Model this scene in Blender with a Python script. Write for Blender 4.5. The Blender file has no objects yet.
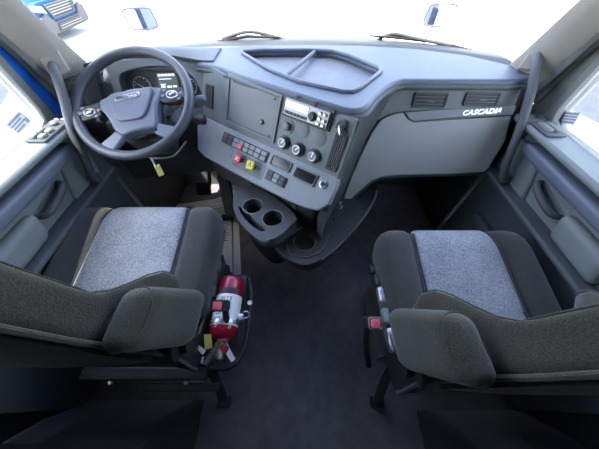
import bpy, bmesh, math, random
from mathutils import Vector, Matrix, noise
from math import radians as R, sin, cos, pi, tan, sqrt
random.seed(4)
SC = bpy.context.scene
COL = SC.collection
# ------------------------------------------------------------------ camera, light, exposure
H = 1.30                                   # eye height above the cab floor (floor z = 0)
cam = bpy.data.cameras.new('camera'); camo = bpy.data.objects.new('camera', cam); COL.objects.link(camo)
camo.location = (0, 0, H); camo.rotation_euler = (R(37.0), 0, 0)
cam.sensor_width = 36; cam.lens = 226/599*36; cam.clip_start = .02; cam.clip_end = 300
SC.camera = camo
SC.view_settings.view_transform = 'Standard'; SC.view_settings.look = 'None'
SC.view_settings.gamma = 1; SC.view_settings.use_curve_mapping = False
SC.view_settings.exposure = 1.9
w = bpy.data.worlds.new('sky'); SC.world = w; w.use_nodes = True
nt = w.node_tree; nt.nodes.clear()
sky = nt.nodes.new('ShaderNodeTexSky'); sky.sky_type = 'NISHITA'; sky.sun_disc = False
sky.sun_elevation = R(66); sky.sun_rotation = R(240); sky.air_density = 1.0; sky.dust_density = 1.6
bg = nt.nodes.new('ShaderNodeBackground'); bg.inputs[1].default_value = .42
wo = nt.nodes.new('ShaderNodeOutputWorld')
hs = nt.nodes.new('ShaderNodeHueSaturation'); hs.inputs['Saturation'].default_value = .68
nt.links.new(sky.outputs[0], hs.inputs['Color']); nt.links.new(hs.outputs[0], bg.inputs[0]); nt.links.new(bg.outputs[0], wo.inputs[0])
sun = bpy.data.lights.new('sun', 'SUN'); suno = bpy.data.objects.new('sun', sun); COL.objects.link(suno)
sun.energy = 5.0; sun.angle = R(.6); sun.color = (1, .95, .88)
suno.rotation_euler = Vector((.285, .12, -1)).to_track_quat('-Z', 'Y').to_euler()
suno.location = (-3, -2, 8)

# ------------------------------------------------------------------ materials
def mat(name, col, rough=.6, metal=0, spec=.5, bump=0, bscale=400, var=0, vscale=8, coat=0, emit=None, alpha=None):
    m = bpy.data.materials.new(name); m.use_nodes = True
    n = m.node_tree; b = n.nodes['Principled BSDF']
    b.inputs['Base Color'].default_value = (*col, 1); b.inputs['Roughness'].default_value = rough
    b.inputs['Metallic'].default_value = metal; b.inputs['Specular IOR Level'].default_value = spec
    b.inputs['Coat Weight'].default_value = coat
    tc = n.nodes.new('ShaderNodeTexCoord')
    if var:
        t = n.nodes.new('ShaderNodeTexNoise'); t.inputs['Scale'].default_value = vscale; t.inputs['Detail'].default_value = 6
        n.links.new(tc.outputs['Object'], t.inputs['Vector'])
        rp = n.nodes.new('ShaderNodeValToRGB')
        rp.color_ramp.elements[0].position = .32; rp.color_ramp.elements[1].position = .68
        rp.color_ramp.elements[0].color = (*[c*(1-var) for c in col], 1)
        rp.color_ramp.elements[1].color = (*[min(1, c*(1+var)) for c in col], 1)
        n.links.new(t.outputs[0], rp.inputs[0]); n.links.new(rp.outputs[0], b.inputs['Base Color'])
    if bump:
        t = n.nodes.new('ShaderNodeTexNoise'); t.inputs['Scale'].default_value = bscale; t.inputs['Detail'].default_value = 3
        n.links.new(tc.outputs['Object'], t.inputs['Vector'])
        bp = n.nodes.new('ShaderNodeBump'); bp.inputs['Strength'].default_value = bump; bp.inputs['Distance'].default_value = .002
        n.links.new(t.outputs[0], bp.inputs['Height']); n.links.new(bp.outputs[0], b.inputs['Normal'])
    if emit:
        b.inputs['Emission Color'].default_value = (*emit[0], 1); b.inputs['Emission Strength'].default_value = emit[1]
    return m
def glass_mat(name, tint=(.97, .985, .98), refl=.06):
    m = bpy.data.materials.new(name); m.use_nodes = True; n = m.node_tree; n.nodes.clear()
    o = n.nodes.new('ShaderNodeOutputMaterial'); mx = n.nodes.new('ShaderNodeMixShader')
    t = n.nodes.new('ShaderNodeBsdfTransparent'); t.inputs[0].default_value = (*tint, 1)
    g = n.nodes.new('ShaderNodeBsdfGlossy'); g.inputs['Roughness'].default_value = .02
    l = n.nodes.new('ShaderNodeLayerWeight'); l.inputs[0].default_value = .12
    mm = n.nodes.new('ShaderNodeMath'); mm.operation = 'MULTIPLY'; mm.inputs[1].default_value = .5
    n.links.new(l.outputs['Fresnel'], mm.inputs[0]); n.links.new(mm.outputs[0], mx.inputs[0])
    n.links.new(t.outputs[0], mx.inputs[1]); n.links.new(g.outputs[0], mx.inputs[2]); n.links.new(mx.outputs[0], o.inputs[0])
    return m
def fabric(name, c1, c2, scale=260, bump=.6, rough=.95):
    m = bpy.data.materials.new(name); m.use_nodes = True; n = m.node_tree; b = n.nodes['Principled BSDF']
    b.inputs['Roughness'].default_value = rough; b.inputs['Specular IOR Level'].default_value = .15
    b.inputs['Sheen Weight'].default_value = .35; b.inputs['Sheen Roughness'].default_value = .5
    tc = n.nodes.new('ShaderNodeTexCoord')
    t = n.nodes.new('ShaderNodeTexNoise'); t.inputs['Scale'].default_value = scale; t.inputs['Detail'].default_value = 5; t.inputs['Roughness'].default_value = .7
    t2 = n.nodes.new('ShaderNodeTexNoise'); t2.inputs['Scale'].default_value = 9; t2.inputs['Detail'].default_value = 4
    ad = n.nodes.new('ShaderNodeMath'); ad.operation = 'MULTIPLY_ADD'; ad.inputs[1].default_value = .3
    rp = n.nodes.new('ShaderNodeValToRGB'); rp.color_ramp.elements[0].position = .48; rp.color_ramp.elements[1].position = .8
    rp.color_ramp.elements[0].color = (*c1, 1); rp.color_ramp.elements[1].color = (*c2, 1)
    for q in (t, t2): n.links.new(tc.outputs['Object'], q.inputs['Vector'])
    n.links.new(t2.outputs[0], ad.inputs[0]); n.links.new(t.outputs[0], ad.inputs[2]); n.links.new(ad.outputs[0], rp.inputs[0])
    n.links.new(rp.outputs[0], b.inputs['Base Color'])
    bp = n.nodes.new('ShaderNodeBump'); bp.inputs['Strength'].default_value = bump; bp.inputs['Distance'].default_value = .002
    n.links.new(t.outputs[0], bp.inputs['Height']); n.links.new(bp.outputs[0], b.inputs['Normal'])
    return m
M = dict(
 pad=mat('dash_pad_plastic', (.112, .135, .185), .5, bump=.35, bscale=700, spec=.6, var=.10, vscale=5),
 padd=mat('dash_pad_edge', (.10, .11, .125), .6, bump=.3, bscale=700),
 tray=mat('tray_plastic', (.16, .175, .205), .5, bump=.2, bscale=300, var=.14, vscale=14),
 fascia=mat('fascia_plastic', (.19, .215, .225), .55, bump=.3, bscale=800, var=.05, vscale=6),
 low=mat('lower_panel_plastic', (.27, .30, .315), .5, bump=.3, bscale=800, var=.04, vscale=6),
 light=mat('light_grey_plastic', (.48, .49, .47), .6, bump=.3, bscale=700, var=.04, vscale=5),
 mid=mat('mid_grey_plastic', (.20, .215, .22), .6, bump=.3, bscale=700),
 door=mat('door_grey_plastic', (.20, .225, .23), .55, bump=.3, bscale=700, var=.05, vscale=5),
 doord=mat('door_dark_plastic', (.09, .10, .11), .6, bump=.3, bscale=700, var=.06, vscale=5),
 armr=mat('door_armrest_vinyl', (.13, .155, .20), .42, bump=.25, bscale=500),
 dark=mat('charcoal_plastic', (.072, .076, .078), .55, bump=.3, bscale=700, var=.08, vscale=6),
 darker=mat('black_plastic', (.022, .023, .024), .5, bump=.15, bscale=600),
 gloss=mat('gloss_black', (.012, .012, .014), .15),
 rim=mat('wheel_leather', (.06, .07, .085), .38, bump=.25, bscale=500),
 hub=mat('hub_plastic', (.125, .145, .19), .42, bump=.25, bscale=700),
 chrome=mat('chrome', (.72, .74, .77), .16, 1),
 satin=mat('satin_silver', (.50, .52, .55), .35, .8),
 pillar=mat('pillar_trim', (.40, .37, .33), .65, bump=.3, bscale=400, var=.04),
 seal=mat('rubber_seal', (.075, .078, .08), .7, bump=.2),
 blue=mat('blue_paint', (.015, .16, .80), .25, coat=.8, spec=.6),
 blued=mat('dark_blue_paint', (.015, .08, .33), .3, coat=.6),
 floor=mat('floor_vinyl', (.15, .14, .15), .72, bump=.5, bscale=300, var=.16, vscale=20, spec=.3),
 dfab=fabric('charcoal_fabric', (.030, .029, .030), (.072, .070, .068), 330),
 bfab=fabric('taupe_grey_fabric', (.022, .020, .016), (.070, .062, .047), 300, 1.0),
 ins=fabric('heather_grey_fabric', (.13, .148, .172), (.42, .45, .49), 190, .5),
 black=fabric('black_cloth', (.008, .009, .011), (.022, .024, .028), 200),
 red=mat('red_enamel', (.33, .008, .03), .25, coat=.6),
 redp=mat('red_plastic', (.75, .06, .08), .4),
 pink=mat('red_button', (.85, .16, .2), .45),
 yel=mat('yellow_plastic', (.72, .62, .04), .45),
 tag=mat('yellow_tag', (.62, .56, .14), .6),
 white=mat('white_label', (.82, .82, .82), .5),
 paper=mat('paper', (.93, .94, .95), .8),
 ink=mat('blue_grey_ink', (.30, .33, .38), .8),
 labelblue=mat('sticker_blue', (.30, .36, .48), .6),
 mirror=mat('mirror_glass', (.9, .92, .93), .01, 1),
 metal=mat('grey_metal', (.20, .20, .20), .4, .8),
 screen=mat('dim_screen', (.05, .06, .07), .2, emit=((.5, .6, .7), .05)),
 lit=mat('lit_screen_marks', (.8, .85, .9), .4, emit=((.8, .9, 1), .5)),
 ceil=mat('headliner', (.30, .29, .27), .9),
 sleeper=mat('sleeper_lining', (.06, .06, .065), .9),
 conc=mat('pale_concrete', (.62, .60, .56), .9, var=.05, vscale=.8),
 ground_shade=mat('shaded_ground', (.036, .042, .052), .9, bump=.4, bscale=30, var=.2, vscale=3),  # dark tone painted to read as shadow on the yard
 tyre=mat('tyre_rubber', (.02, .02, .02), .8),
 carw=mat('car_silver', (.075, .078, .08), .6, 0, spec=.2),
 carb=mat('car_blue_paint', (.006, .05, .16), .5, spec=.2),
 lamp=mat('headlamp_lens', (.16, .2, .25), .12),
 glass=glass_mat('window_glass'),
)

# ------------------------------------------------------------------ builders
def tag(o, label=None, cat=None, group=None, kind=None):
    for k, v in (('label', label), ('category', cat), ('group', group), ('kind', kind)):
        if v: o[k] = v
    return o
def empty(name, loc, label, cat, group=None, kind=None):
    o = bpy.data.objects.new(name, None); COL.objects.link(o); o.location = loc; o.empty_display_size = .1
    return tag(o, label, cat, group, kind)
def wloc(p):
    v = Vector(p.location)
    while p.parent: p = p.parent; v += Vector(p.location)
    return v
def obj(name, bm, m, parent=None, bevel=0, seg=2, smooth=38, T=None, sub=0):
    if T is not None: bmesh.ops.transform(bm, matrix=T, verts=bm.verts)
    bmesh.ops.recalc_face_normals(bm, faces=bm.faces)
    lo = Vector([min(v.co[i] for v in bm.verts) for i in range(3)]); hi = Vector([max(v.co[i] for v in bm.verts) for i in range(3)])
    c = (lo+hi)/2
    bmesh.ops.translate(bm, vec=-c, verts=bm.verts)
    me = bpy.data.meshes.new(name); bm.to_mesh(me); bm.free()
    me.materials.append(M[m] if isinstance(m, str) else m)
    me.polygons.foreach_set('use_smooth', [True]*len(me.polygons))
    me.set_sharp_from_angle(angle=R(smooth))
    o = bpy.data.objects.new(name, me); COL.objects.link(o)
    o.location = c - (wloc(parent) if parent else Vector())
    o.parent = parent
    if bevel:
        b = o.modifiers.new('bevel', 'BEVEL'); b.width = bevel; b.segments = seg; b.limit_method = 'ANGLE'; b.angle_limit = R(35); b.use_clamp_overlap = True
    if sub:
        s = o.modifiers.new('sub', 'SUBSURF'); s.levels = sub; s.render_levels = sub
    return o
def B(): return bmesh.new()
def box(bm, x0, x1, y0, y1, z0, z1):
    v = [bm.verts.new((x, y, z)) for z in (z0, z1) for x, y in ((x0, y0), (x1, y0), (x1, y1), (x0, y1))]
    for f in ((3, 2, 1, 0), (4, 5, 6, 7), (0, 1, 5, 4), (1, 2, 6, 5), (2, 3, 7, 6), (3, 0, 4, 7)): bm.faces.new([v[i] for i in f])
    return bm
def cbox(c, s): return box(B(), c[0]-s[0]/2, c[0]+s[0]/2, c[1]-s[1]/2, c[1]+s[1]/2, c[2]-s[2]/2, c[2]+s[2]/2)
def prism(pts, z0, z1, holes=(), bm=None, zf=None):
    """polygon in xy (with holes) extruded from z0 to z1"""
    bm = bm or B(); own = []
    def ring(ps):
        vs = [bm.verts.new((p[0], p[1], z1)) for p in ps]
        return [bm.edges.new((vs[i], vs[(i+1) % len(vs)])) for i in range(len(vs))]
    es = ring(pts)
    for h in holes: es += ring(h)
    if holes:
        g = bmesh.ops.triangle_fill(bm, edges=es, use_beauty=True, use_dissolve=False)
        fs = [f for f in g['geom'] if isinstance(f, bmesh.types.BMFace)]
    else:
        vs = [e.verts[0] for e in es]
        fs = [bm.faces.new([bm.verts[-len(pts)+i] for i in range(0)] or ordered(es))]
    e = bmesh.ops.extrude_face_region(bm, geom=fs)
    nv = [v for v in e['geom'] if isinstance(v, bmesh.types.BMVert)]
    bmesh.ops.translate(bm, vec=(0, 0, z0-z1), verts=nv)
    return bm
def ordered(es):
    out = []
    for i, e in enumerate(es):
        nx = es[(i+1) % len(es)]
        a = e.verts[0] if e.verts[0] not in nx.verts else e.verts[1]
        out.append(a)
    return out
def circ(cx, cy, r, n=32, ry=None): return [(cx+r*cos(2*pi*i/n), cy+(ry or r)*sin(2*pi*i/n)) for i in range(n)]
def smoothpoly(pts, n=4, closed=True):
    """Catmull-Rom through the points"""
    P = [Vector(p) for p in pts]; out = []; L = len(P)
    for i in range(L if closed else L-1):
        if closed: a, b, c, d = P[i-1], P[i], P[(i+1) % L], P[(i+2) % L]
        else: a, b, c, d = P[max(i-1, 0)], P[i], P[i+1], P[min(i+2, L-1)]
        for k in range(n):
            t = k/n
            out.append(.5*((2*b)+(c-a)*t+(2*a-5*b+4*c-d)*t*t+(3*b-a-3*c+d)*t**3))
    if not closed: out.append(P[-1])
    return out
def rrect(u0, u1, w0, w1, r, n=5):
    out = []
    for cx, cy, a in ((u1-r, w1-r, 0), (u0+r, w1-r, 90), (u0+r, w0+r, 180), (u1-r, w0+r, 270)):
        for i in range(n+1): t = R(a+90*i/n); out.append((cx+r*cos(t), cy+r*sin(t)))
    return out
def tube(path, r, n=10, closed=False, bm=None, cap=True):
    bm = bm or B(); P = [Vector(p) for p in path]; L = len(P); rings = []
    rr = r if isinstance(r, (list, tuple)) else [r]*L
    up = None
    for i, p in enumerate(P):
        a = P[i-1] if (i > 0 or closed) else p; b = P[(i+1) % L] if (i < L-1 or closed) else p
        t = (b-a).normalized()
        if up is None: up = t.orthogonal().normalized()
        up = (up - t*up.dot(t)).normalized(); s = t.cross(up)
        rings.append([bm.verts.new(p+rr[i]*(cos(2*pi*k/n)*up+sin(2*pi*k/n)*s)) for k in range(n)])
    for i in range(L if closed else L-1):
        a, b = rings[i], rings[(i+1) % L]
        off = 0
        if closed and i == L-1: off = min(range(n), key=lambda o: sum((a[k].co-b[(k+o) % n].co).length for k in range(n)))
        for k in range(n): bm.faces.new((a[k], a[(k+1) % n], b[(k+1+off) % n], b[(k+off) % n]))
    if cap and not closed: bm.faces.new(rings[0][::-1]); bm.faces.new(rings[-1])
    return bm
def lathe(prof, n=24, bm=None, ang=2*pi):
    """profile [(r,z)] turned about z"""
    bm = bm or B(); rings = []
    for r, z in prof:
        rings.append([bm.verts.new((r*cos(2*pi*k/n), r*sin(2*pi*k/n), z)) for k in range(n)] if r > 1e-6 else [bm.verts.new((0, 0, z))])
    for a, b in zip(rings, rings[1:]):
        for k in range(n):
            q = [a[k % len(a)], a[(k+1) % len(a)], b[(k+1) % len(b)], b[k % len(b)]]
            u = []
            for x in q:
                if x not in u: u.append(x)
            if len(u) > 2: bm.faces.new(u)
    for rg in (rings[0], rings[-1]):
        if len(rg) > 1: bm.faces.new(rg)
    return bm
def grid(rows, bm=None, thick=0):
    bm = bm or B(); V = [[bm.verts.new(p) for p in r] for r in rows]
    for a, b in zip(V, V[1:]):
        for i in range(len(a)-1): bm.faces.new((a[i], a[i+1], b[i+1], b[i]))
    if thick:
        bmesh.ops.recalc_face_normals(bm, faces=bm.faces)
        bmesh.ops.solidify(bm, geom=list(bm.faces), thickness=thick)
    return bm
def soft(hx, hy, hz, r, n=8, f=None):
    """rounded box centred on the origin, optional deform f(x,y,z)"""
    bm = B(); cache = {}
    def vert(i, j, k):
        key = (i, j, k)
        if key not in cache:
            p = Vector((hx*(2*i/n-1), hy*(2*j/n-1), hz*(2*k/n-1)))
            # concentrate samples at the rims
            q = Vector((max(-hx+r, min(hx-r, p.x)), max(-hy+r, min(hy-r, p.y)), max(-hz+r, min(hz-r, p.z))))
            d = p-q
            if d.length > 1e-9: p = q+d.normalized()*r if min(abs(p.x)-hx, 0) == 0 or abs(abs(p.y)-hy) < 1e-9 or abs(abs(p.z)-hz) < 1e-9 or True else p
            if f: p = Vector(f(p.x, p.y, p.z))
            cache[key] = bm.verts.new(p)
        return cache[key]
    for a in range(n):
        for b in range(n):
            for s in (0, n):
                bm.faces.new([vert(s, a, b), vert(s, a+1, b), vert(s, a+1, b+1), vert(s, a, b+1)])
                bm.faces.new([vert(a, s, b), vert(a+1, s, b), vert(a+1, s, b+1), vert(a, s, b+1)])
                bm.faces.new([vert(a, b, s), vert(a+1, b, s), vert(a+1, b+1, s), vert(a, b+1, s)])
    return bm
def FR(p0, az, tilt):
    """local (u right, w up, d out towards the cabin) to world"""
    a, t = R(az), R(tilt)
    e1 = Vector((cos(a), -sin(a), 0)); e2 = Vector((sin(a)*sin(t), cos(a)*sin(t), cos(t))); n = Vector((-sin(a)*cos(t), -cos(a)*cos(t), sin(t)))
    m = Matrix((e1, e2, n)).transposed().to_4x4(); m.translation = Vector(p0); return m
def at(T, x, y, z, rx=0, ry=0, rz=0): return T @ Matrix.Translation((x, y, z)) @ Matrix.Rotation(R(rz), 4, 'Z') @ Matrix.Rotation(R(ry), 4, 'Y') @ Matrix.Rotation(R(rx), 4, 'X')
I = Matrix.Identity(4)
def text(name, s, size, T, m, parent, ext=.0006, shear=0, bold=0, sx=1):
    c = bpy.data.curves.new(name, 'FONT'); c.body = s; c.size = size; c.extrude = ext; c.align_x = 'CENTER'; c.align_y = 'CENTER'; c.shear = shear; c.offset = bold
    c.resolution_u = 2
    t = bpy.data.objects.new('tmp', c); COL.objects.link(t)
    me = bpy.data.meshes.new_from_object(t.evaluated_get(bpy.context.evaluated_depsgraph_get()))
    bpy.data.objects.remove(t); bm = B(); bm.from_mesh(me); bpy.data.meshes.remove(me)
    bmesh.ops.scale(bm, vec=(sx, 1, 1), verts=bm.verts)
    return obj(name, bm, m, parent, T=T)

# ================================================================== SETTING
def struct(name, bm, m, label, cat, **k): return tag(obj(name, bm, m, **k), label, cat, kind='structure')
# outside ground: cab floor stands 1.2 m above it
struct('ground', box(B(), -60, 60, -40, 80, -1.25, -1.2), 'conc', 'pale sunlit concrete yard outside the truck', 'ground')
struct('shadow_strip', prism([(6.9, 2.0), (9.5, 2.0), (9.5, 7.2), (6.3, 7.2), (6.1, 5.0)], -1.2, -1.195), 'ground_shade', 'dark strip painted as ground shadow outside the passenger window', 'painted shadow')  # thin dark sheet in place of a shadow cast on the concrete
struct('shadow_patch', prism([(-8.0, 7.6), (-16, 7.2), (-16, 1.0), (-7.6, 2.0), (-6.9, 5.4)], -1.2, -1.195), 'ground_shade', 'dark patch painted as ground shadow outside the driver window', 'painted shadow')  # same dark sheet, shadow put in as colour on the driver side
struct('floor', box(B(), -1.0, 1.0, -1.6, 1.42, -.04, 0), 'floor', 'dark charcoal vinyl cab floor', 'floor')
struct('ceiling', box(B(), -1.05, 1.05, -1.6, .62, 2.0, 2.04), 'ceil', 'grey cab headliner', 'ceiling')
struct('wall_rear', box(B(), -1.05, 1.05, -1.64, -1.6, -.04, 2.04), 'sleeper', 'dark sleeper wall behind the seats', 'wall')
struct('wall_front', box(B(), -1.0, 1.0, 1.40, 1.44, -.04, .90), 'mid', 'dark firewall under the dashboard', 'wall')
for s, nm in ((-1, 'left'), (1, 'right')):
    bm = B(); X = sorted((s*1.0, s*1.05))
    box(bm, *X, -1.6, -.05, -.04, 2.04); box(bm, *X, -.05, 1.0, 1.52, 2.04); box(bm, *X, .93, 1.44, -.04, .80)
    box(bm, *X, -.05, .93, -.04, .06)
    struct('wall_'+nm, bm, 'ceil' if 0 else 'sleeper', f'{"driver" if s < 0 else "passenger"} side wall of the cab', 'wall')
for s, nm in ((-1, 'driver'), (1, 'passenger')):
    X = sorted((s*1.052, s*1.06)); bm = box(B(), *X, -1.6, -.06, -.2, 2.04); box(bm, *X, .94, 1.5, -.2, .80)
    struct('wall_left_outside' if s < 0 else 'wall_right_outside', bm, 'blue', f'blue painted outer skin of the cab, {nm} side', 'wall')
for s, nm in ((-1, 'driver'), (1, 'passenger')):
    X = sorted((s*.94, s*.99)); struct('baseboard_left' if s < 0 else 'baseboard_right', box(box(B(), *X, .92, 1.40, 0, .70), *X, -.05, .92, 0, .055), 'dark', f'dark grey kick panel and door step, {nm} side', 'kick panel', bevel=.01)
# roof front and an unseen outer visor added to keep sun off the dash
bm = B(); pr = [(-1.05, .55), (-.8, .78), (-.4, .9), (0, .94), (.4, .9), (.8, .78), (1.05, .55)]
prism(pr, 1.72, 2.04, bm=bm); struct('roof', bm, 'ceil', 'roof header above the windshield', 'roof')
bm = B(); prism([(-1.06, .45), (-.8, .6), (0, .8), (.8, .6), (1.06, .45), (1.06, 1.12), (.5, 1.25), (0, 1.30), (-.5, 1.25), (-1.06, 1.12)], 1.76, 1.79, bm=bm)
struct('sun_blocker', bm, 'blue', 'unseen blue visor added over the windshield to shade the dash', 'visor')
# windshield: curved sheet
def ws(s, t):
    # s -1..1 across, t 0..1 up
    x = s*(.90-.06*t); yb = 1.40-.285*abs(s)**2.4; yt = .94-.34*abs(s)**2.2
    return Vector((x, yb+(yt-yb)*t, .90+(.84)*t))
wroot = empty('window_1', (0, 1.35, .9), 'wide curved truck windshield glass', 'window', kind='structure')
obj('glass', grid([[ws(-1+i/12, j/6) for i in range(25)] for j in range(7)]), 'glass', wroot, smooth=80)
obj('seal', tube([ws(-1+i/12, 0)+Vector((0, .0, .012)) for i in range(25)], .014), 'seal', wroot)
for s in (-1, 1): obj('seal', tube([ws(s, j/6) for j in range(7)], .007, 8), 'seal', wroot)
# cowl strip outside
bm = grid([[Vector((-.92+1.84*i/20, 1.40-.27*abs(-1+i/10)**2.4+dy, z)) for i in range(21)] for dy, z in ((-.06, .905), (.03, .925), (.12, .92), (.22, .86))], thick=-.02)
struct('trim_5', bm, 'darker', 'black cowl strip at the foot of the windshield', 'trim', smooth=60)
# A pillars: trims, seals and jambs
def bar(a0, a1, sec0, sec1): return [a0, a1]
def pillar(s):
    nm = 'driver' if s < 0 else 'passenger'
    # inner trim: quad section lofted from base to header
    def sec(t):
        f = Vector((s*(.885-.055*t), 1.135-.50*t, .90+.82*t))       # at the glass
        b = Vector((s*(.955-.04*t), .985-.34*t, .90+.82*t))         # towards the door
        n = Vector((-s*.6, -.55, .2)).normalized()
        return f, b, n
    rows = []
    for j in range(13):
        t = j/12; f, b, n = sec(t); mid = (f+b)/2
        rows.append([f+Vector((s*.03, .02, 0)), f, f*.75+b*.25+n*.018, mid+n*.028, f*.25+b*.75+n*.018, b, b+Vector((s*.04, .0, 0))])
    p = struct('trim_1' if s < 0 else 'trim_2', grid(rows, thick=-.012), 'pillar', f'beige grey windshield pillar trim on the {nm} side', 'pillar', smooth=60)
    # cap plate where the grab handle meets the pillar
    f, b, n = sec(.22); m_ = f*.45+b*.55+n*.024
    T = Matrix.Translation(m_) @ Vector(n).to_track_quat('Z', 'Y').to_matrix().to_4x4()
    # dark seals + painted jamb, running up with the pillar
    def run(yb, yt, x, wy, wx, m, name, z0=.80, z1=1.55, par=None):
        rows = []
        for j in range(7):
            t = j/6; z = z0+(z1-z0)*t; y = yb+(yt-yb)*t
            rows.append([Vector((s*x, y, z)), Vector((s*(x-wx), y+wy*.3, z)), Vector((s*(x-wx), y+wy*.7, z)), Vector((s*x, y+wy, z)), Vector((s*x, y, z))])
        return obj(name, grid(rows), m, par, smooth=60)
    j = empty('trim_3' if s < 0 else 'trim_4', (s*1.0, .95, .8), f'door opening edge beside the {nm} side pillar, with rubber seals', 'door jamb', kind='structure')
    tag(run(.905, .78, 1.005, .10, .012, 'blue' if s < 0 else 'mid', 'jamb_panel', par=j), 'bright blue painted jamb' if s < 0 else None)
    run(.882, .765, 1.003, .022, .018, 'blued' if s < 0 else 'doord', 'jamb_panel', par=j)
    rows = []; sealp = []; seal2 = []
    for q in range(9):
        t = -.06+.46*q/8; z = .90+.82*t; bb = Vector((s*(.955-.04*t), .985-.34*t, z)); jy = .905-.125*(z-.80)/.75
        P0, P3 = bb+Vector((-s*.004, .004, 0)), Vector((s*1.006, min(jy+.080, bb.y+.03), z))
        rows.append([P0+Vector((0, .02, 0)), P0, P0.lerp(P3, .3)+Vector((-s*.010, -.012, 0)), P0.lerp(P3, .55)+Vector((-s*.002, -.002, 0)), P0.lerp(P3, .8)+Vector((-s*.008, -.010, 0)), P3, P3+Vector((0, .03, 0))])
        sealp.append(P3+Vector((-s*.006, -.004, 0))); seal2.append(P0.lerp(P3, .55)+Vector((-s*.002, -.004, 0)))
    obj('pillar_side', grid(rows, thick=-.004), 'mid', j, smooth=50)
    obj('seal', tube(sealp, .008, 8), 'seal', j); obj('seal', tube(seal2, .004, 6), 'seal', j)
pillar(-1); pillar(1)

# ================================================================== DOORS
def make_door(s, name):
    nm = 'driver' if s < 0 else 'passenger'
    d = empty(name, (s*.98, .4, .3), f'{nm} side truck door with grey panel, armrest and window', 'door', kind='structure')
    Tm = Matrix(((0, 0, s, 0), (1, 0, 0, 0), (0, 1, 0, 0), (0, 0, 0, 1)))   # local (y, z, x) -> world
    def P(pts, x0, x1, m, nme, holes=(), bev=.006, par=d): return obj(nme, prism(pts, x0, x1, holes), m, par, bevel=bev, T=Tm)
    # outer skin
    P([(-.05, .05), (.90, .05), (.925, .80), (-.05, .80)], 1.0, 1.05, 'blue', 'outer_panel')
    # window frame (rounded) with hole
    fo = [(-.05, .79), (.898, .79), (.888, 1.15), (.83, 1.52), (-.05, 1.52)]
    fi = [(.02, .84), (.80, .835), (.835, .85), (.848, .885), (.845, 1.15), (.79, 1.40), (.75, 1.44), (.02, 1.44)]
    fi = smoothpoly(fi, 3) if 0 else fi
    P(fo, .975, 1.02, 'mid', 'window_frame', [fi], .008)
    obj('rubber_seal', tube([Tm @ Vector((y, z, .975)) for y, z in fi], .009, 8, closed=True), 'light', d)
    P([(y, z) for y, z in fi], .998, 1.003, 'glass', 'window_glass', bev=0)
    # sill ledge
    P([(-.05, .815), (.905, .815), (.915, .84), (-.05, .84)], .875, .985, 'light' if 0 else 'door', 'sill_ledge', bev=.010)
    # upper card: dark shadowed groove between the ledge and the armrest
    P([(-.05, .56), (.905, .56), (.905, .82), (-.05, .82)], .955, .985, 'door', 'door_panel')
    # front plate
    P([(.645, .60), (.83, .60), (.865, .757), (.72, .757)], .925, .96, 'door', 'front_plate', bev=.008)
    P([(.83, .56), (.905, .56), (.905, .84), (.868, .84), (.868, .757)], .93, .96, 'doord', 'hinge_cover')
    # recess frame and armrest
    arm = soft(.042, .45, .026, .020, 10)
    obj('armrest', arm, 'armr', d, T=Matrix.Translation((s*.930, .345, .765)))
    bm = B(); pts = [(-.05, .60), (.645, .60), (.72, .745), (-.05, .745)]
    obj('pocket_back', prism(pts, .938, .957, bm=bm), 'door', d, bevel=.006, T=Tm)
    # cup-shaped swelling behind the handle
    obj('pocket_swell', soft(.026, .10, .048, .025, 10, lambda x, y, z: (x, y+z*.35, z)), 'door', d, T=Matrix.Translation((s*.925, .385, .66)))
    # pull handle
    h = obj('pull_handle', tube(smoothpoly([(s*.935, .655, .700), (s*.905, .640, .702), (s*.893, .60, .695), (s*.893, .55, .684), (s*.905, .515, .675), (s*.94, .505, .67)], 5, False), [.010]*3+[.012]*20+[.010]*3, 12), 'dark', d)
    obj('handle_cup', tube([(s*.948, .65, .70), (s*.948, .51, .672)], .016, 12), 'doord', d)
    # lower card line and lower door
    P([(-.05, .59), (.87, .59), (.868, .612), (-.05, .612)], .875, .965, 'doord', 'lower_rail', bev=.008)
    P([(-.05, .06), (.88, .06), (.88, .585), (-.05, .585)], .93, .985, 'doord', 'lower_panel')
    obj('map_pocket', soft(.03, .33, .12, .025, 8), 'dark', d, T=Matrix.Translation((s*.915, .42, .30)))
    # switch panel / latch plate on the ledge
    Ts = Matrix.Translation((s*.918, .785, .842))
    if s < 0:
        sp = obj('switch_panel', prism([(-.035, -.085), (.037, -.085), (.037, .075), (-.02, .075), (-.035, .03)], 0, .008), 'doord', d, bevel=.003, T=Ts)
        for k, (x, y) in enumerate([(-.012, -.062), (.020, -.062), (-.012, -.028), (.020, -.028)]):
            obj('window_switch', soft(.011, .013, .007, .005, 5), 'mid', sp, T=Ts @ Matrix.Translation((x, y, .012)))
        obj('mirror_knob', lathe([(.013, 0), (.014, .008), (.010, .012), (0, .012)], 18), 'mid', sp, T=Ts @ Matrix.Translation((.004, .022, .008)))
        for x in (-.004, .02): obj('lock_switch', soft(.009, .008, .006, .004, 4), 'chrome', sp, T=Ts @ Matrix.Translation((x, .055, .011)))
    else:
        sp = obj('switch_panel', prism([(-.035, -.05), (.035, -.05), (.035, .05), (-.035, .05)], 0, .007), 'doord', d, bevel=.003, T=Ts)
        for x in (-.014, .014): obj('window_switch', soft(.011, .03, .007, .005, 5), 'mid', sp, T=Ts @ Matrix.Translation((x, 0, .01)))
    # sticker on the glass
    st = prism([(-.040, -.022), (.040, -.022), (.040, .022), (-.040, .022)], 0, .0006)
    Tst = Matrix.Translation((s*.9965, .772 if s < 0 else .825, .876 if s < 0 else .866)) @ Matrix(((0, 0, -s, 0), (1 if s > 0 else 1, 0, 0, 0), (0, 1, 0, 0), (0, 0, 0, 1)))
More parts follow.
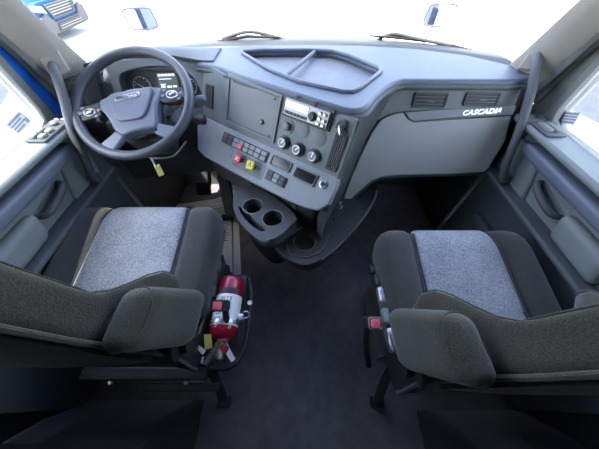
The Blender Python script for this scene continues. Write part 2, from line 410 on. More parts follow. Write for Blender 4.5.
    Tst = Tst @ Matrix.Rotation(R(8 if s < 0 else -22), 4, 'Z')
    k = empty('window_sticker', Tst.translation, f'small pale printed sticker on the {nm} window glass', 'sticker')
    obj('backing', st, 'white', k, T=Tst)
    bm = B()
    for i, (y0, y1, x0, x1) in enumerate([(.012, .018, -.034, .030), (.003, .008, -.034, .02), (-.006, -.001, -.034, .026), (-.016, -.010, -.034, .010), (-.018, -.002, .022, .036)]):
        box(bm, x0, x1, y0, y1, .0006, .0009)
    obj('print', bm, 'labelblue', k, T=Tst)
    return d
make_door(-1, 'door_1'); make_door(1, 'door_2')

# grab handles
def grab(s):
    nm = 'driver' if s < 0 else 'passenger'
    g = empty('grab_handle', (s*.9, 1.0, .7), f'grey tubular grab handle on the {nm} side windshield pillar', 'handle')
    pts = smoothpoly([(s*.915, 1.05, 1.0), (s*.892, 1.015, 1.003), (s*.875, .965, .980), (s*.870, .915, .93), (s*.865, .835, .82), (s*.862, .795, .75), (s*.865, .768, .69), (s*.885, .752, .645)], 5, False)
    if s < 0: pts = smoothpoly([(-.915, .99, .985), (-.893, .945, .985), (-.874, .905, .955), (-.868, .865, .905), (-.862, .80, .83), (-.862, .77, .76), (-.87, .75, .70), (-.89, .745, .645)], 5, False)
    obj('bar', tube(pts, .0155, 14), 'padd', g)
    T = Matrix.Translation((s*.912, 1.035 if s > 0 else .985, 1.005)) @ Vector((-s*.62, -.65, .45)).to_track_quat('Z', 'Y').to_matrix().to_4x4()
    obj('mounting_cover', prism([(-.035, -.06), (.03, -.05), (.038, .02), (.012, .062), (-.03, .055)], -.015, .014), 'pillar', g, bevel=.006, T=T)
    obj('lower_mount', soft(.02, .02, .02, .012, 6), 'dark', g, T=Matrix.Translation((s*.893, .755, .635)))
grab(-1); grab(1)

# ================================================================== DASHBOARD
dash = empty('dashboard', (0, 1.15, .0), 'grey truck dashboard with centre stack turned towards the driver', 'dashboard')
FA = FR((.1469, .7215, .93), 36, 24)          # centre stack face
FL = FR((.099, .656, .747), 36, 45)           # switch panel below it
FP = FR((.628, .965, .92), 3, 22)             # passenger face
FC = FR((-.68, 1.13, .955), -6, 24)           # cluster face
# --- top pad
cowl = [(-.93, 1.08), (-.90, 1.13), (-.82, 1.23), (-.70, 1.30), (-.456, 1.35), (-.2, 1.375), (.05, 1.38), (.3, 1.37), (.55, 1.32), (.76, 1.23), (.86, 1.14), (.93, 1.07)]
edge = [(.90, .965), (.80, .952), (.60, .955), (.44, .955), (.40, .958), (.36, .935), (.315, .89), (.27, .83), (.235, .765), (.21, .735), (.175, .722), (.14, .735), (0, .832), (-.12, .918), (-.239, 1.00), (-.34, 1.085), (-.46, 1.145), (-.55, 1.15), (-.7, 1.145), (-.82, 1.12), (-.88, 1.07), (-.93, 1.03)]
hole = [(-.262, 1.262), (-.18, 1.282), (.04, 1.285), (.15, 1.270), (.22, 1.21), (.325, 1.065), (.325, 1.03), (.215, .875), (.185, .848), (.15, .850), (.0, .93), (-.12, 1.045), (-.255, 1.235)]
bm = prism(cowl+edge, .915, .945, [hole])
def pad_z(v):
    x, y, z = v
    bmp = .0
    return Vector((x, y, z))
obj('top_pad', bm, 'pad', dash, bevel=.012, seg=3)
obj('storage_tray', prism(hole, .900, .922), 'tray', dash, bevel=.0)
tr = obj('tray_rim', tube([(x, y, .948) for x, y in hole], .0075, 8, closed=True), 'pad', dash)
obj('tray_divider', tube([(.075, 1.284, .944), (-.03, 1.05, .944), (-.06, .995, .94)][:2]+[(-.062, .99, .94)], .008, 8), 'pad', dash)
obj('pad_edge_roll', tube([(x, y, .920) for x, y in smoothpoly(edge, 3, False)][1:], .010, 10), 'padd', dash)
# cluster hood
rows = []
def hood_prof(x):
    a = max(0, min(1, (x+.92)/.12)); b = max(0, min(1, (-.40-x)/.16))
    sm = lambda t: t*t*(3-2*t)
    return sm(a)*sm(b)
for j in range(7):
    t = j/6
    rows.append([Vector((-.93+.56*i/24, (1.05+.09*min(1, i/7))+t*.17, 0.939+.028*hood_prof(-.93+.56*i/24)*sin(pi*min(1, .25+t*.75)))) for i in range(25)])
obj('cluster_hood', grid(rows, thick=-.012), 'padd', dash, smooth=50)
# --- cluster
cpl = [(-.27, .0), (-.20, .004), (0, .006), (.2, .004), (.25, -.01), (.25, -.225), (-.28, -.225)]
arch2 = smoothpoly([(-.105, -.185), (-.110, -.10), (-.100, -.055), (-.06, -.035), (.04, -.022), (.14, -.030), (.195, -.055), (.222, -.11), (.21, -.185)], 4)
cl = obj('cluster_panel', prism(cpl, -.02, 0, [arch2]), 'fascia', dash, bevel=.004, T=FC)
obj('instrument_face', prism([(-.14, -.21), (.235, -.21), (.235, -.01), (-.14, -.01)], -.055, -.045), 'dark', cl, T=FC)
bm = B()
for i in range(len(arch2)):
    a, b = arch2[i], arch2[(i+1) % len(arch2)]
    bm.faces.new([bm.verts.new((a.x, a.y, 0)), bm.verts.new((b.x, b.y, 0)), bm.verts.new((b.x, b.y, -.05)), bm.verts.new((a.x, a.y, -.05))])
obj('bezel', bm, 'padd', cl, T=FC)
def gauge(cx, cy, r, name, T, ndl):
    g = obj(name, lathe([(r+.004, 0), (r+.004, .004), (r, .004), (r, .001), (0, .001)], 32), 'darker', dash, T=at(T, cx, cy, -.045))
    obj('gauge_ring', tube([(r*cos(a*pi/16)+0, r*sin(a*pi/16), .005) for a in range(-5, 22)], .0012, 6), 'white', g, T=at(T, cx, cy, -.045))
    bm = B()
    for k in range(11):
        a = R(-40+k*26); m_ = Matrix.Rotation(a, 4, 'Z') @ Matrix.Translation((r*.86, 0, .003))
        b2 = cbox((0, 0, 0), (r*.16, .0018, .001)); bmesh.ops.transform(b2, matrix=m_, verts=b2.verts)
        me = bpy.data.meshes.new('t'); b2.to_mesh(me); b2.free(); bm.from_mesh(me); bpy.data.meshes.remove(me)
    obj('tick_marks', bm, 'white', g, T=at(T, cx, cy, -.045))
    obj('needle', prism([(-.006, -.0016), (r*.8, -.0006), (r*.8, .0006), (-.006, .0016)], .004, .006), 'white', g, T=at(T, cx, cy, -.045, rz=ndl))
    return g
gauge(-.038, -.092, .038, 'gauge', FC, 150); gauge(.168, -.100, .034, 'gauge', FC, 215)
gauge(.212, -.062, .010, 'gauge', FC, 60); gauge(.213, -.150, .010, 'gauge', FC, 120)
ds = obj('driver_display', prism(rrect(.0, .084, -.152, -.062, .004), 0, .006), 'screen', dash, T=at(FC, .038, .018, -.045))
bm = B()
for k in range(5): box(bm, .006+k*.015, .017+k*.015, -.074, -.066, .006, .0066)
for y, x1 in ((-.084, .06), (-.104, .03),): box(bm, .006, x1, y-.002, y, .006, .0066)
box(bm, .008, .024, -.118, -.110, .006, .0066); box(bm, .034, .054, -.118, -.112, .006, .0066); box(bm, .060, .076, -.118, -.112, .006, .0066)
obj('display_marks', bm, 'lit', ds, T=at(FC, .038, .018, -.045))
# --- vents
def vent(name, T, pts, nsl, vertical=True, parent=dash, fr='dark'):
    """framed air vent in a local quad: pts = (u0,u1,w0,w1)"""
    u0, u1, w0, w1 = pts
    v = obj(name, prism(rrect(u0, u1, w0, w1, .006), -.004, .007, [rrect(u0+.007, u1-.007, w0+.007, w1-.007, .004)]), fr, parent, bevel=.0015, T=T)
    obj('vent_back', prism(rrect(u0+.004, u1-.004, w0+.004, w1-.004, .003), .0005, .0018), 'darker', v, T=T)
    for k in range(nsl):
        if vertical:
            x = u0+.007+(u1-u0-.014)*(k+.5)/nsl
            b = cbox((x, (w0+w1)/2, .005), (.0022, w1-w0-.016, .007))
        else:
            y = w0+.007+(w1-w0-.014)*(k+.5)/nsl
            b = cbox(((u0+u1)/2, y, .005), (u1-u0-.016, .0022, .007))
        obj('vent_slat', b, 'mid', v, T=T)
    return v
vent('air_vent', FC, (-.212, -.148, -.160, -.074), 5)
# --- centre stack face
fas = obj('centre_fascia', prism([(-.70, .02), (-.5, -.005), (-.3, -.010), (-.1, -.008), (.0, .0), (.046, .0), (.052, -.05), (.053, -.215), (-.15, -.208), (-.5, -.198), (-.70, -.195)], -.02, 0), 'fascia', dash, bevel=.005, T=FA)
vent('air_vent', FA, (-.672, -.625, -.150, -.055), 3)
# storage compartment door
q = [(-.529, .004), (-.260, -.008), (-.262, -.170), (-.530, -.172)]
fr_o = [(-.536, .009), (-.252, -.004), (-.254, -.178), (-.537, -.180)]
sd = obj('storage_door', prism([(-.522, -.004), (-.268, -.015), (-.270, -.163), (-.523, -.165)], 0, .004), 'mid', fas and dash, bevel=.003, T=FA)
obj('door_frame', prism(fr_o, 0, .008, [[(-.524, -.003), (-.266, -.013), (-.268, -.165), (-.525, -.167)]]), 'mid', sd, bevel=.002, T=FA)
obj('latch', lathe([(.010, 0), (.010, .007), (.007, .009), (0, .009)], 20), 'dark', sd, T=at(FA, -.330, -.118, .004))
obj('latch', lathe([(.0045, 0), (.0045, .010), (0, .010)], 12), 'metal', sd, T=at(FA, -.330, -.118, .004))
for u, w_ in ((-.500, -.012), (-.285, -.024), (-.283, -.158), (-.505, -.155)): obj('screw', lathe([(.004, 0), (.004, .003), (0, .003)], 10), 'dark', sd, T=at(FA, u, w_, .004))
# clip above the storage door
obj('lock_bracket', soft(.014, .006, .006, .003, 4), 'dark', dash, T=at(FA, -.545, -.006, .004))
# radio
rd = obj('radio', prism(rrect(-.238, -.036, -.066, .004, .006), -.002, .008), 'dark', dash, bevel=.002, T=FA)
obj('faceplate', prism(rrect(-.230, -.043, -.060, -.004, .004), .008, .016), 'metal', rd, bevel=.003, T=FA)
obj('display', prism(rrect(-.224, -.125, -.034, -.012, .003), .016, .0185), 'satin', rd, bevel=.001, T=FA)
bm = B()
for k in range(6): box(bm, -.222+k*.0165, -.209+k*.0165, -.054, -.044, .016, .0195)
obj('preset_buttons', bm, 'dark', rd, T=FA)
obj('volume_knob', lathe([(.016, 0), (.016, .003), (.012, .004), (.011, .014), (0, .014)], 24), 'darker', rd, T=at(FA, -.105, -.035, .016))
for u, w_ in ((-.078, -.018), (-.060, -.018), (-.076, -.035), (-.058, -.037), (-.078, -.051), (-.058, -.052)):
    obj('radio_button', soft(.0065, .005, .004, .002, 4), 'chrome', rd, T=at(FA, u, w_, .017))
obj('mounting_bolt', lathe([(.006, 0), (.006, .006), (0, .006)], 6), 'darker', rd, T=at(FA, -.19, .006, .006))
obj('mounting_bolt', lathe([(.006, 0), (.006, .006), (0, .006)], 6), 'darker', rd, T=at(FA, -.112, .004, .006))
def knob(u, w_, r, h=.022, name='control_knob'):
    k = obj(name, lathe([(r*1.15, 0), (r*1.15, .003), (r*.95, .004), (r*.88, h*.9), (r*.8, h), (0, h)], 28), 'dark', dash, T=at(FA, u, w_, 0))
    obj('knob_face', lathe([(r*.78, 0), (r*.78, .0015), (r*.5, .0015), (r*.5, .0004), (0, .0004)], 24), 'mid', k, T=at(FA, u, w_, h))
    obj('knob_ring', tube([(r*.6*cos(a*pi/12), r*.6*sin(a*pi/12), .001) for a in range(24)], .0012, 5, closed=True), 'satin', k, T=at(FA, u, w_, h))
    obj('knob_pointer', cbox((0, r*.3, .001), (r*.22, r*.9, .003)), 'white', k, T=at(FA, u, w_, h, rz=random.uniform(-50, 50)))
    return k
knob(-.206, -.158, .024); knob(-.137, -.160, .024); knob(-.066, -.160, .024)
k = obj('dimmer_knob', lathe([(.026, 0), (.026, .003), (.022, .003), (.022, .001), (.015, .001), (.014, .016), (.011, .018), (0, .018)], 28), 'mid', dash, T=at(FA, -.206, -.098, 0))
for u, w_ in ((-.140, -.090), (-.068, -.095)):
    obj('blank_cover', lathe([(.029, 0), (.029, .0012), (.0275, .0022), (0, .0022)], 36), 'fascia', dash, T=at(FA, u, w_, 0))
k = obj('key_knob', lathe([(.018, 0), (.018, .006), (.015, .01), (.014, .022), (.009, .026), (0, .026)], 24), 'dark', dash, T=at(FA, .0, -.030, 0))
obj('knob_lever', soft(.006, .02, .008, .003, 4), 'chrome', k, T=at(FA, .006, -.040, .018, rz=30))
vent('air_vent', FA, (-.010, .034, -.185, -.055), 4)
# --- lower switch panel
lp = obj('switch_panel', prism([(-.72, .012), (.050, .012), (.060, -.02), (.064, -.10), (.035, -.140), (-.02, -.155), (-.10, -.162), (-.30, -.168), (-.48, -.168), (-.60, -.168), (-.66, -.155), (-.71, -.06)], -.03, 0), 'low', dash, bevel=.007, seg=3, T=FL)
sw = obj('switch_bank', prism(rrect(-.532, -.262, -.066, -.020, .003), -.002, .004), 'darker', lp and dash, bevel=.001, T=FL)
for r_ in range(2):
    for c_ in range(8):
        u = -.527+c_*.0326; w_ = -.041-r_*.0205
        if r_ == 1 and c_ == 3: continue
        if r_ == 1 and c_ == 0 and False: continue
        o = obj('switch_key', soft(.0145, .0085, .004, .0025, 4), 'low' if (c_ > 1) else 'dark', sw, T=at(FL, u+.0155, w_+.008, .006))
hz = obj('hazard_button', soft(.0145, .0105, .006, .003, 4), 'pink', sw, T=at(FL, -.527+3*.0326+.0155, -.052, .008))
bm = tube([(-.006, -.004, 0), (.006, -.004, 0), (0, .007, 0)], .0009, 5, closed=True)
obj('hazard_triangle', bm, 'white', hz, T=at(FL, -.527+3*.0326+.0155, -.053, .0145))
def bezel(name, T, pts, m='screen'):
    u0, u1, w0, w1 = pts
    v = obj(name, prism(rrect(u0, u1, w0, w1, .004), -.002, .006, [rrect(u0+.006, u1-.006, w0+.006, w1-.006, .002)]), 'mid', dash, bevel=.0015, T=T)
    obj('glass_insert', prism(rrect(u0+.005, u1-.005, w0+.005, w1-.005, .002), 0, .002), 'gloss', v, T=T)
bezel('pocket_bezel', FL, (-.244, -.143, -.062, -.020)); bezel('pocket_bezel', FL, (-.122, -.022, -.068, -.020))
sk = obj('power_socket', lathe([(.015, 0), (.015, .005), (.011, .006), (.010, .001), (.009, -.006), (0, -.006)], 28), 'satin', dash, T=at(FL, .010, -.042, .001))
obj('socket_cap', lathe([(.008, 0), (.007, .004), (0, .004)], 18), 'darker', sk, T=at(FL, .010, -.042, .0))
# blank outline square and valve recess
obj('blank_square', prism(rrect(-.520, -.447, -.118, -.072, .006), 0, .0016), 'low', dash, bevel=.001, T=FL)
obj('valve_recess', prism(rrect(-.430, -.252, -.140, -.074, .010), 0, .001), 'mid', dash, T=FL)
for u, m_, nm_ in ((-.385, 'redp', 'trailer_brake_knob'), (-.310, 'yel', 'parking_brake_knob')):
    sh_ = lathe([(.011, 0), (.008, .004), (.008, .02), (.012, .022), (0, .022)], 16)
    kb = obj(nm_, sh_, 'dark', dash, T=at(FL, u, -.100, .001))
    if m_ == 'redp': hd = prism(circ(0, 0, .0205, 8), .0, .011)
    else: hd = prism(rrect(-.019, .019, -.018, .018, .004), .0, .011)
    obj('knob_head', hd, m_, kb, bevel=.003, T=at(FL, u, -.100, .022, rz=22 if m_ == 'redp' else 6))
    bm = B()
    if m_ == 'redp':
        for a in (45, -45):
            b2 = cbox((0, 0, 0), (.024, .003, .001)); bmesh.ops.transform(b2, matrix=Matrix.Rotation(R(a), 4, 'Z'), verts=b2.verts)
            me = bpy.data.meshes.new('t'); b2.to_mesh(me); b2.free(); bm.from_mesh(me); bpy.data.meshes.remove(me)
    else:
        tube([(-.008, -.007, 0), (0, .009, 0), (.008, -.007, 0)], .0012, 5, bm=bm)
    obj('knob_marking', bm, 'white' if m_ == 'redp' else 'dark', kb, T=at(FL, u, -.100, .0338))
mp = obj('mode_switch_plate', prism(rrect(-.238, -.136, -.124, -.082, .003), -.001, .004), 'darker', dash, bevel=.001, T=FL)
for c_ in range(3):
    for r_ in range(2):
        obj('switch_key', soft(.0135, .0085, .004, .0025, 4), 'low' if c_ == 1 else 'dark', mp, T=at(FL, -.218+c_*.031, -.093-r_*.019, .006))
# --- passenger side
obj('vent_panel', prism([(-.25, .0), (-.1, .004), (.235, .012), (.243, -.066), (-.185, -.094), (-.25, -.106), (-.30, -.135), (-.32, -.12), (-.29, -.05)], -.02, 0), 'mid', dash, bevel=.004, T=FP)
vent('air_vent', FP, (-.166, -.034, -.078, -.026), 3, False); vent('air_vent', FP, (.034, .166, -.066, -.020), 3, False)
obj('vent_tab', soft(.016, .003, .004, .002, 4), 'mid', dash, T=at(FP, -.10, -.055, .009)); obj('vent_tab', soft(.016, .003, .004, .002, 4), 'mid', dash, T=at(FP, .10, -.045, .009))
obj('trim_strip', prism([(-.190, -.096), (.0, -.080), (.242, -.063), (.246, -.096), (0, -.114), (-.145, -.129), (-.168, -.12)], -.004, .006), 'low', dash, bevel=.003, T=FP)
text('nameplate', 'CASCADIA', .026, at(FP, .115, -.088, .007, rz=5), 'chrome', dash, .0010, .25, .0002, 1.2)
gl = smoothpoly([(-.406, -.560), (-.381, -.424), (-.353, -.314), (-.329, -.237), (-.305, -.173), (-.283, -.133), (-.250, -.112), (-.194, -.097)], 4, False)
glb = [(v[0], v[1]) for v in gl]+[(-.168, -.122), (-.145, -.131), (0, -.116), (.246, -.098), (.268, -.20), (.25, -.320), (.236, -.338), (.10, -.352), (-.144, -.366), (-.225, -.378), (-.270, -.400), (-.32, -.455), (-.365, -.515)]
def bend(v):
    u, w_, d = v
    k = .012*sin(max(0, min(1, (-w_-.1)/.27))*pi)
    return (u, w_, d+k-.10*max(0, -u-.19)**1.2*0)
bm = prism(glb, -.02, 0)
obj('glove_panel', bm, 'light', dash, bevel=.006, seg=3, T=FP)
obj('glove_door_gap', tube([(-.145, -.133, .0005), (.24, -.10, .0005)], .0015, 6), 'dark', dash, T=FP)
# return lip under the glove panel
bm = B()
low = [Vector((.25, -.320, 0)), Vector((.236, -.338, 0)), Vector((.10, -.352, 0)), Vector((-.144, -.366, 0)), Vector((-.225, -.378, 0)), Vector((-.270, -.400, 0)), Vector((-.32, -.455, 0)), Vector((-.389, -.563, 0))]
lw = [FP @ v for v in low]
obj('knee_lip', grid([lw, [p+Vector((0, .12, -.015)) for p in lw], [p+Vector((0, .35, .05)) for p in lw]], thick=-.012), 'dark', dash, smooth=50)
# --- side wall of the stack (faces the passenger)
A = [(.192, .692, .925), (.166, .656, .83), (.143, .622, .735), (.112, .563, .66), (.095, .555, .55), (.10, .545, .42)]
Bq = [(.390, .970, .915), (.350, .940, .82), (.306, .910, .73), (.262, .855, .60), (.232, .818, .50), (.212, .780, .40)]
rows = []
for a, b in zip(A, Bq):
    a, b = Vector(a), Vector(b); nrm = Vector((.0, .05, 0))
    rows.append([a+Vector((-.02, .04, 0)), a, a.lerp(b, .3)+Vector((-.012, .012, 0)), a.lerp(b, .7)+Vector((-.012, .012, 0)), b+Vector((.0, .012, -.004)), b+Vector((.02, .06, 0))])
obj('stack_side', grid(rows, thick=-.01), 'dark', dash, smooth=50)
# small switches on the stack side, low
for k, (t, z) in enumerate(((.25, .56), (.42, .565), (.30, .50), (.50, .51))):
    p = Vector((.098, .552, z)).lerp(Vector((.285, .84, z)), t)
    obj('side_socket', lathe([(.009, 0), (.009, .006), (.005, .007), (0, .003)], 14), 'satin' if k % 2 else 'darker', dash, T=Matrix.Translation(p+Vector((.0, 0, 0))) @ Vector((.84, -.54, 0)).to_track_quat('Z', 'Y').to_matrix().to_4x4())
# --- body volumes behind
obj('stack_core', prism([(-.47, 1.00), (-.36, .925), (-.24, .835), (-.10, .735), (.0, .665), (.06, .63), (.09, .66), (.20, .84), (.25, 1.0), (.22, 1.38), (-.46, 1.38)], .44, .66), 'dark', dash, bevel=.01)
obj('ledge_strip', tube([(-.315, .86, .600), (-.225, .795, .600)], .005, 8), 'mid', dash)
obj('ledge_strip', tube([(-.215, .785, .600), (-.03, .655, .600)], .005, 8), 'mid', dash)
obj('ledge_tab', soft(.012, .012, .022, .004, 4), 'dark', dash, T=Matrix.Translation((-.02, .643, .592)) @ Matrix.Rotation(R(-36), 4, 'Z'))
obj('ledge_tab', soft(.012, .012, .022, .004, 4), 'dark', dash, T=Matrix.Translation((-.222, .785, .592)) @ Matrix.Rotation(R(-36), 4, 'Z'))
obj('knee_panel', prism([(-.94, .98), (-.86, .99), (-.49, 1.05), (-.44, 1.02), (-.44, 1.36), (-.94, 1.2)], .42, .76), 'dark', dash, bevel=.02)
obj('knee_accent', prism([(-.89, 1.005), (-.80, 1.01), (-.79, .975), (-.88, .97)], .70, .77), 'low', dash, bevel=.01)
obj('dash_core', prism([(-.93, 1.12), (-.48, 1.20), (.15, .80), (.25, .90), (.40, 1.02), (.93, 1.02), (.93, 1.08), (.76, 1.25), (0, 1.36), (-.76, 1.25)], .66, .90), 'darker', dash, bevel=.01)

for s in (-1, 1):
    obj('dash_end', prism([(s*.87, .975), (s*1.0, .99), (s*1.0, 1.16), (s*.87, 1.16)][::s], .62, .935), 'dark', dash, bevel=.012)
# --- cup holder console
con = empty('cup_holder_console', (-.05, .6, 0), 'charcoal cup holder console below the centre stack', 'console')
c1, c2, c3 = (-.205, .662), (-.112, .594), (.022, .540)
out = smoothpoly([(-.300, .79), (-.290, .68), (-.255, .605), (-.205, .540), (-.150, .494), (-.112, .488), (-.070, .515), (-.035, .56), (-.012, .595), (-.06, .665), (-.18, .765)], 4)
slot = smoothpoly([(-.268, .66), (-.236, .600), (-.19, .550), (-.150, .527), (-.142, .540), (-.185, .582), (-.232, .640)], 3)
obj('cup_tray', prism(out, .50, .555, [circ(*c1, .0435), circ(*c2, .0435), slot]), 'dark', con, bevel=.006, seg=3)
for c in (c1, c2):
    h = obj('cup_well', tube([(c[0], c[1], .553), (c[0], c[1], .46)], .0435, 28, cap=False), 'dark', con)
    obj('well_floor', lathe([(.044, 0), (.044, .004), (0, .004)], 28), 'darker', h, T=Matrix.Translation((c[0], c[1], .465)))
    obj('well_rim', tube([(c[0]+.0445*cos(a*pi/16), c[1]+.0445*sin(a*pi/16), .556) for a in range(32)], .0028, 6, closed=True), 'mid', h)
obj('tray_skirt', prism(smoothpoly([(-.28, .80), (-.265, .68), (-.235, .62), (-.185, .56), (-.135, .515), (-.09, .512), (-.04, .55), (.02, .61), (-.05, .70), (-.18, .80)], 3), .30, .497), 'darker', con, bevel=.01)
obj('tray_lip', tube(smoothpoly([(-.298, .76, .545), (-.290, .68, .545), (-.255, .60, .545), (-.203, .536, .545), (-.142, .487, .545), (-.12, .487, .55)], 5, False), .009, 10), 'dark', con)
# lower shelf
lo = smoothpoly([(-.12, .56), (-.10, .50), (-.05, .452), (.012, .425), (.070, .438), (.135, .490), (.23, .60), (.37, .775), (.42, .95), (.25, 1.0), (.05, .75)], 4)
obj('lower_shelf', prism(lo, .425, .46, [circ(*c3, .047)]), 'darker', con, bevel=.008, seg=3)
h = obj('cup_well', tube([(c3[0], c3[1], .458), (c3[0], c3[1], .37)], .047, 28, cap=False), 'dark', con)
obj('well_floor', lathe([(.047, 0), (.047, .004), (0, .004)], 28), 'darker', h, T=Matrix.Translation((c3[0], c3[1], .372)))
obj('well_rim', tube([(c3[0]+.049*cos(a*pi/16), c3[1]+.049*sin(a*pi/16), .461) for a in range(32)], .003, 6, closed=True), 'dark', h)
obj('shelf_surround', tube(smoothpoly([(-.055, .52, .462), (-.04, .478, .462), (.018, .460, .462), (.075, .478, .462), (.11, .52, .462), (.13, .575, .462)], 4, False), .004, 8), 'dark', con)
obj('shelf_underside', prism([(v[0]*.94+.01, v[1]*.94+.045) for v in lo], .355, .424), 'darker', con, bevel=.02)
obj('shelf_base', prism(smoothpoly([(-.08, .78), (-.02, .72), (.08, .70), (.20, .74), (.33, .84), (.38, 1.2), (.0, 1.3), (-.10, .95)], 3), .0, .425), 'dark', con, bevel=.01)
obj('shelf_edge', tube(smoothpoly([(.09, .452, .452), (.16, .512, .45), (.24, .60, .45), (.32, .70, .455), (.368, .775, .48), (.375, .80, .52)], 5, False), .008, 10), 'dark', con)

# ================================================================== STEERING WHEEL
TW = Matrix.Translation((-.64, .9, .89)) @ Matrix.Rotation(R(30), 4, 'X')
whl = empty('steering_wheel', (-.64, .9, .89), 'large four-spoke steering wheel with grey hub in front of the cluster', 'steering wheel')
obj('rim', tube([(.217*cos(a*pi/36), .217*sin(a*pi/36), 0) for a in range(72)], .0175, 16, closed=True), 'rim', whl, T=TW)
hubp = [(-.122, -.004), (-.075, .022), (-.009, .042), (.055, .053), (.117, .056), (.112, .02), (.100, -.02), (.102, -.06), (.108, -.09), (.100, -.112), (.06, -.118), (.02, -.128), (-.018, -.143), (-.045, -.125), (-.070, -.085), (-.095, -.055), (-.112, -.04)]
def dome(bm, k=.5):
    for v in bm.verts:
        if v.co.z > .0: v.co.z -= k*((v.co.x)**2+(v.co.y+.04)**2)
    return bm
obj('hub_cover', dome(prism(hubp, -.03, .020)), 'hub', whl, bevel=.008, seg=3, T=TW)
ins = smoothpoly([(-.078, .008), (-.02, .028), (.04, .040), (.080, .042), (.074, -.02), (.058, -.072), (.02, -.085), (-.036, -.088), (-.058, -.045)], 3)
obj('airbag_cover', prism(ins, .012, .0235), 'hub', whl, bevel=.004, seg=3, T=TW)
# emblem
em = obj('emblem', prism([(v[0], v[1]) for v in rrect(-.047, .047, -.0095, .0095, .0092, 8)], 0, .003, [rrect(-.044, .044, -.007, .007, .0068, 8)]), 'chrome', whl, bevel=.0006, T=at(TW, -.004, .003, .0236, rz=13))
text('emblem_lettering', 'FREIGHTLINER', .0112, at(TW, -.004, .003, .0248, rz=13), 'chrome', em, .0005, 0, .0003, 1.02)
# button pods
for s, pts in ((-1, [(-.200, -.035), (-.122, -.006), (-.104, -.062), (-.180, -.085)]), (1, [(.117, .053), (.200, .056), (.202, .014), (.170, -.006), (.127, -.008), (.106, .0)])):
    pod = obj('button_pod', prism(pts, -.015, .010), 'darker', whl, bevel=.005, T=TW)
    cx = sum(p[0] for p in pts)/len(pts); cy = sum(p[1] for p in pts)/len(pts)+.004*s
    obj('thumb_pad', tube([(cx+.021*cos(a*pi/10), cy+.014*sin(a*pi/10), .011) for a in range(20)], .0028, 6, closed=True), 'satin', pod, T=TW)
    obj('button', soft(.010, .006, .004, .003, 4), 'satin', pod, T=at(TW, cx, cy, .012, rz=20))
    for dx, dy in ((-.034, -.006), (.034, .008), (-.030, .016), (.028, -.016)):
        obj('button', soft(.0065, .005, .003, .002, 4), 'mid', pod, T=at(TW, cx+dx, cy+dy, .010, rz=18))
    obj('spoke', tube([(cx-s*.03, cy-.002, -.014), (s*.212, cy+.002, -.006)], [.024, .019], 10), 'rim', whl, T=TW)
def spoke(pts, m='hub'): obj('spoke', prism(pts, -.018, .006), m, whl, bevel=.008, seg=3, T=TW)
spoke([(-.050, -.118), (-.015, -.142), (-.055, -.207), (-.118, -.185)]); spoke([(.088, -.085), (.105, -.118), (.090, -.125), (.160, -.160), (.192, -.108)])
obj('column_boss', lathe([(.085, -.06), (.095, -.05), (.10, -.02), (.06, -.015), (0, -.015)], 28), 'darker', whl, T=at(TW, 0, -.04, 0))
# column with shroud, stalks, key
colm = empty('steering_column', (-.64, .95, .8), 'dark steering column shroud behind the wheel', 'steering column')
obj('shroud', soft(.085, .10, .075, .035, 8), 'dark', colm, T=at(TW, 0, -.03, -.13))
obj('column_tube', tube([TW @ Vector((0, -.04, -.18)), Vector((-.64, 1.20, .50))], .045, 16), 'darker', colm)
obj('shroud_seam', tube([TW @ Vector(p) for p in smoothpoly([(-.05, -.15, -.14), (0, -.165, -.145), (.09, -.155, -.14), (.15, -.10, -.12)], 5, False)], .004, 6), 'mid', colm)
st = obj('turn_stalk', tube(smoothpoly([TW @ Vector(p) for p in ((.07, -.015, -.09), (.13, .0, -.075), (.175, .012, -.055), (.225, .03, -.045))], 4, False), [.008]*6+[.012]*7, 12), 'rim', colm)
obj('stalk_grip', soft(.022, .017, .017, .012, 6), 'hub', st, T=at(TW, .242, .036, -.042, rz=10))
obj('shifter_stalk', soft(.032, .02, .016, .014, 6), 'hub', colm, T=at(TW, .150, -.032, -.05, rz=55))
kt = empty('key_tag', (-.634, .73, .72), 'yellow key tag hanging below the steering wheel', 'key tag')
TK = Matrix.Translation((-.622, .795, .648)) @ Matrix.Rotation(R(48), 4, 'X') @ Matrix.Rotation(R(22), 4, 'Z')
obj('tag_plate', prism(rrect(-.013, .013, -.028, .022, .003), -.001, .001, [circ(0, .015, .003, 10)]), 'tag', kt, T=TK)
obj('split_ring', tube([(.009*cos(a*pi/8), .022+.009*sin(a*pi/8), .0) for a in range(16)], .0012, 6, closed=True), 'chrome', kt, T=TK)
obj('key', soft(.006, .014, .0022, .002, 4), 'metal', kt, T=TK @ Matrix.Translation((-.004, .042, .003)))

# ================================================================== PEDALS
ac = empty('accelerator_pedal', (-.50, 1.08, .03), 'ribbed black accelerator treadle beside the paper mat', 'pedal')
TA = Matrix.Translation((-.497, 1.095, .175)) @ Matrix.Rotation(R(8), 4, 'Z') @ Matrix.Rotation(R(62), 4, 'X')
obj('treadle', soft(.040, .150, .014, .012, 8), 'dark', ac, T=TA)
for k in range(4): obj('tread_rib', soft(.0035, .138, .003, .0025, 4), 'mid', ac, T=TA @ Matrix.Translation((-.024+k*.016, 0, .015)))
obj('pedal_hinge', soft(.045, .02, .015, .01, 5), 'darker', ac, T=Matrix.Translation((-.517, 1.02, .03)))
br = empty('brake_pedal', (-.66, 1.14, .2), 'square black brake pedal with raised grid, hanging from its arm', 'pedal')
TB = Matrix.Translation((-.662, 1.135, .20)) @ Matrix.Rotation(R(55), 4, 'X')
obj('pad', soft(.050, .042, .010, .008, 6), 'darker', br, T=TB)
for i in range(4):
    for j in range(3): obj('tread_block', soft(.008, .008, .003, .002, 3), 'dark', br, T=TB @ Matrix.Translation((-.033+i*.022, -.024+j*.024, .011)))
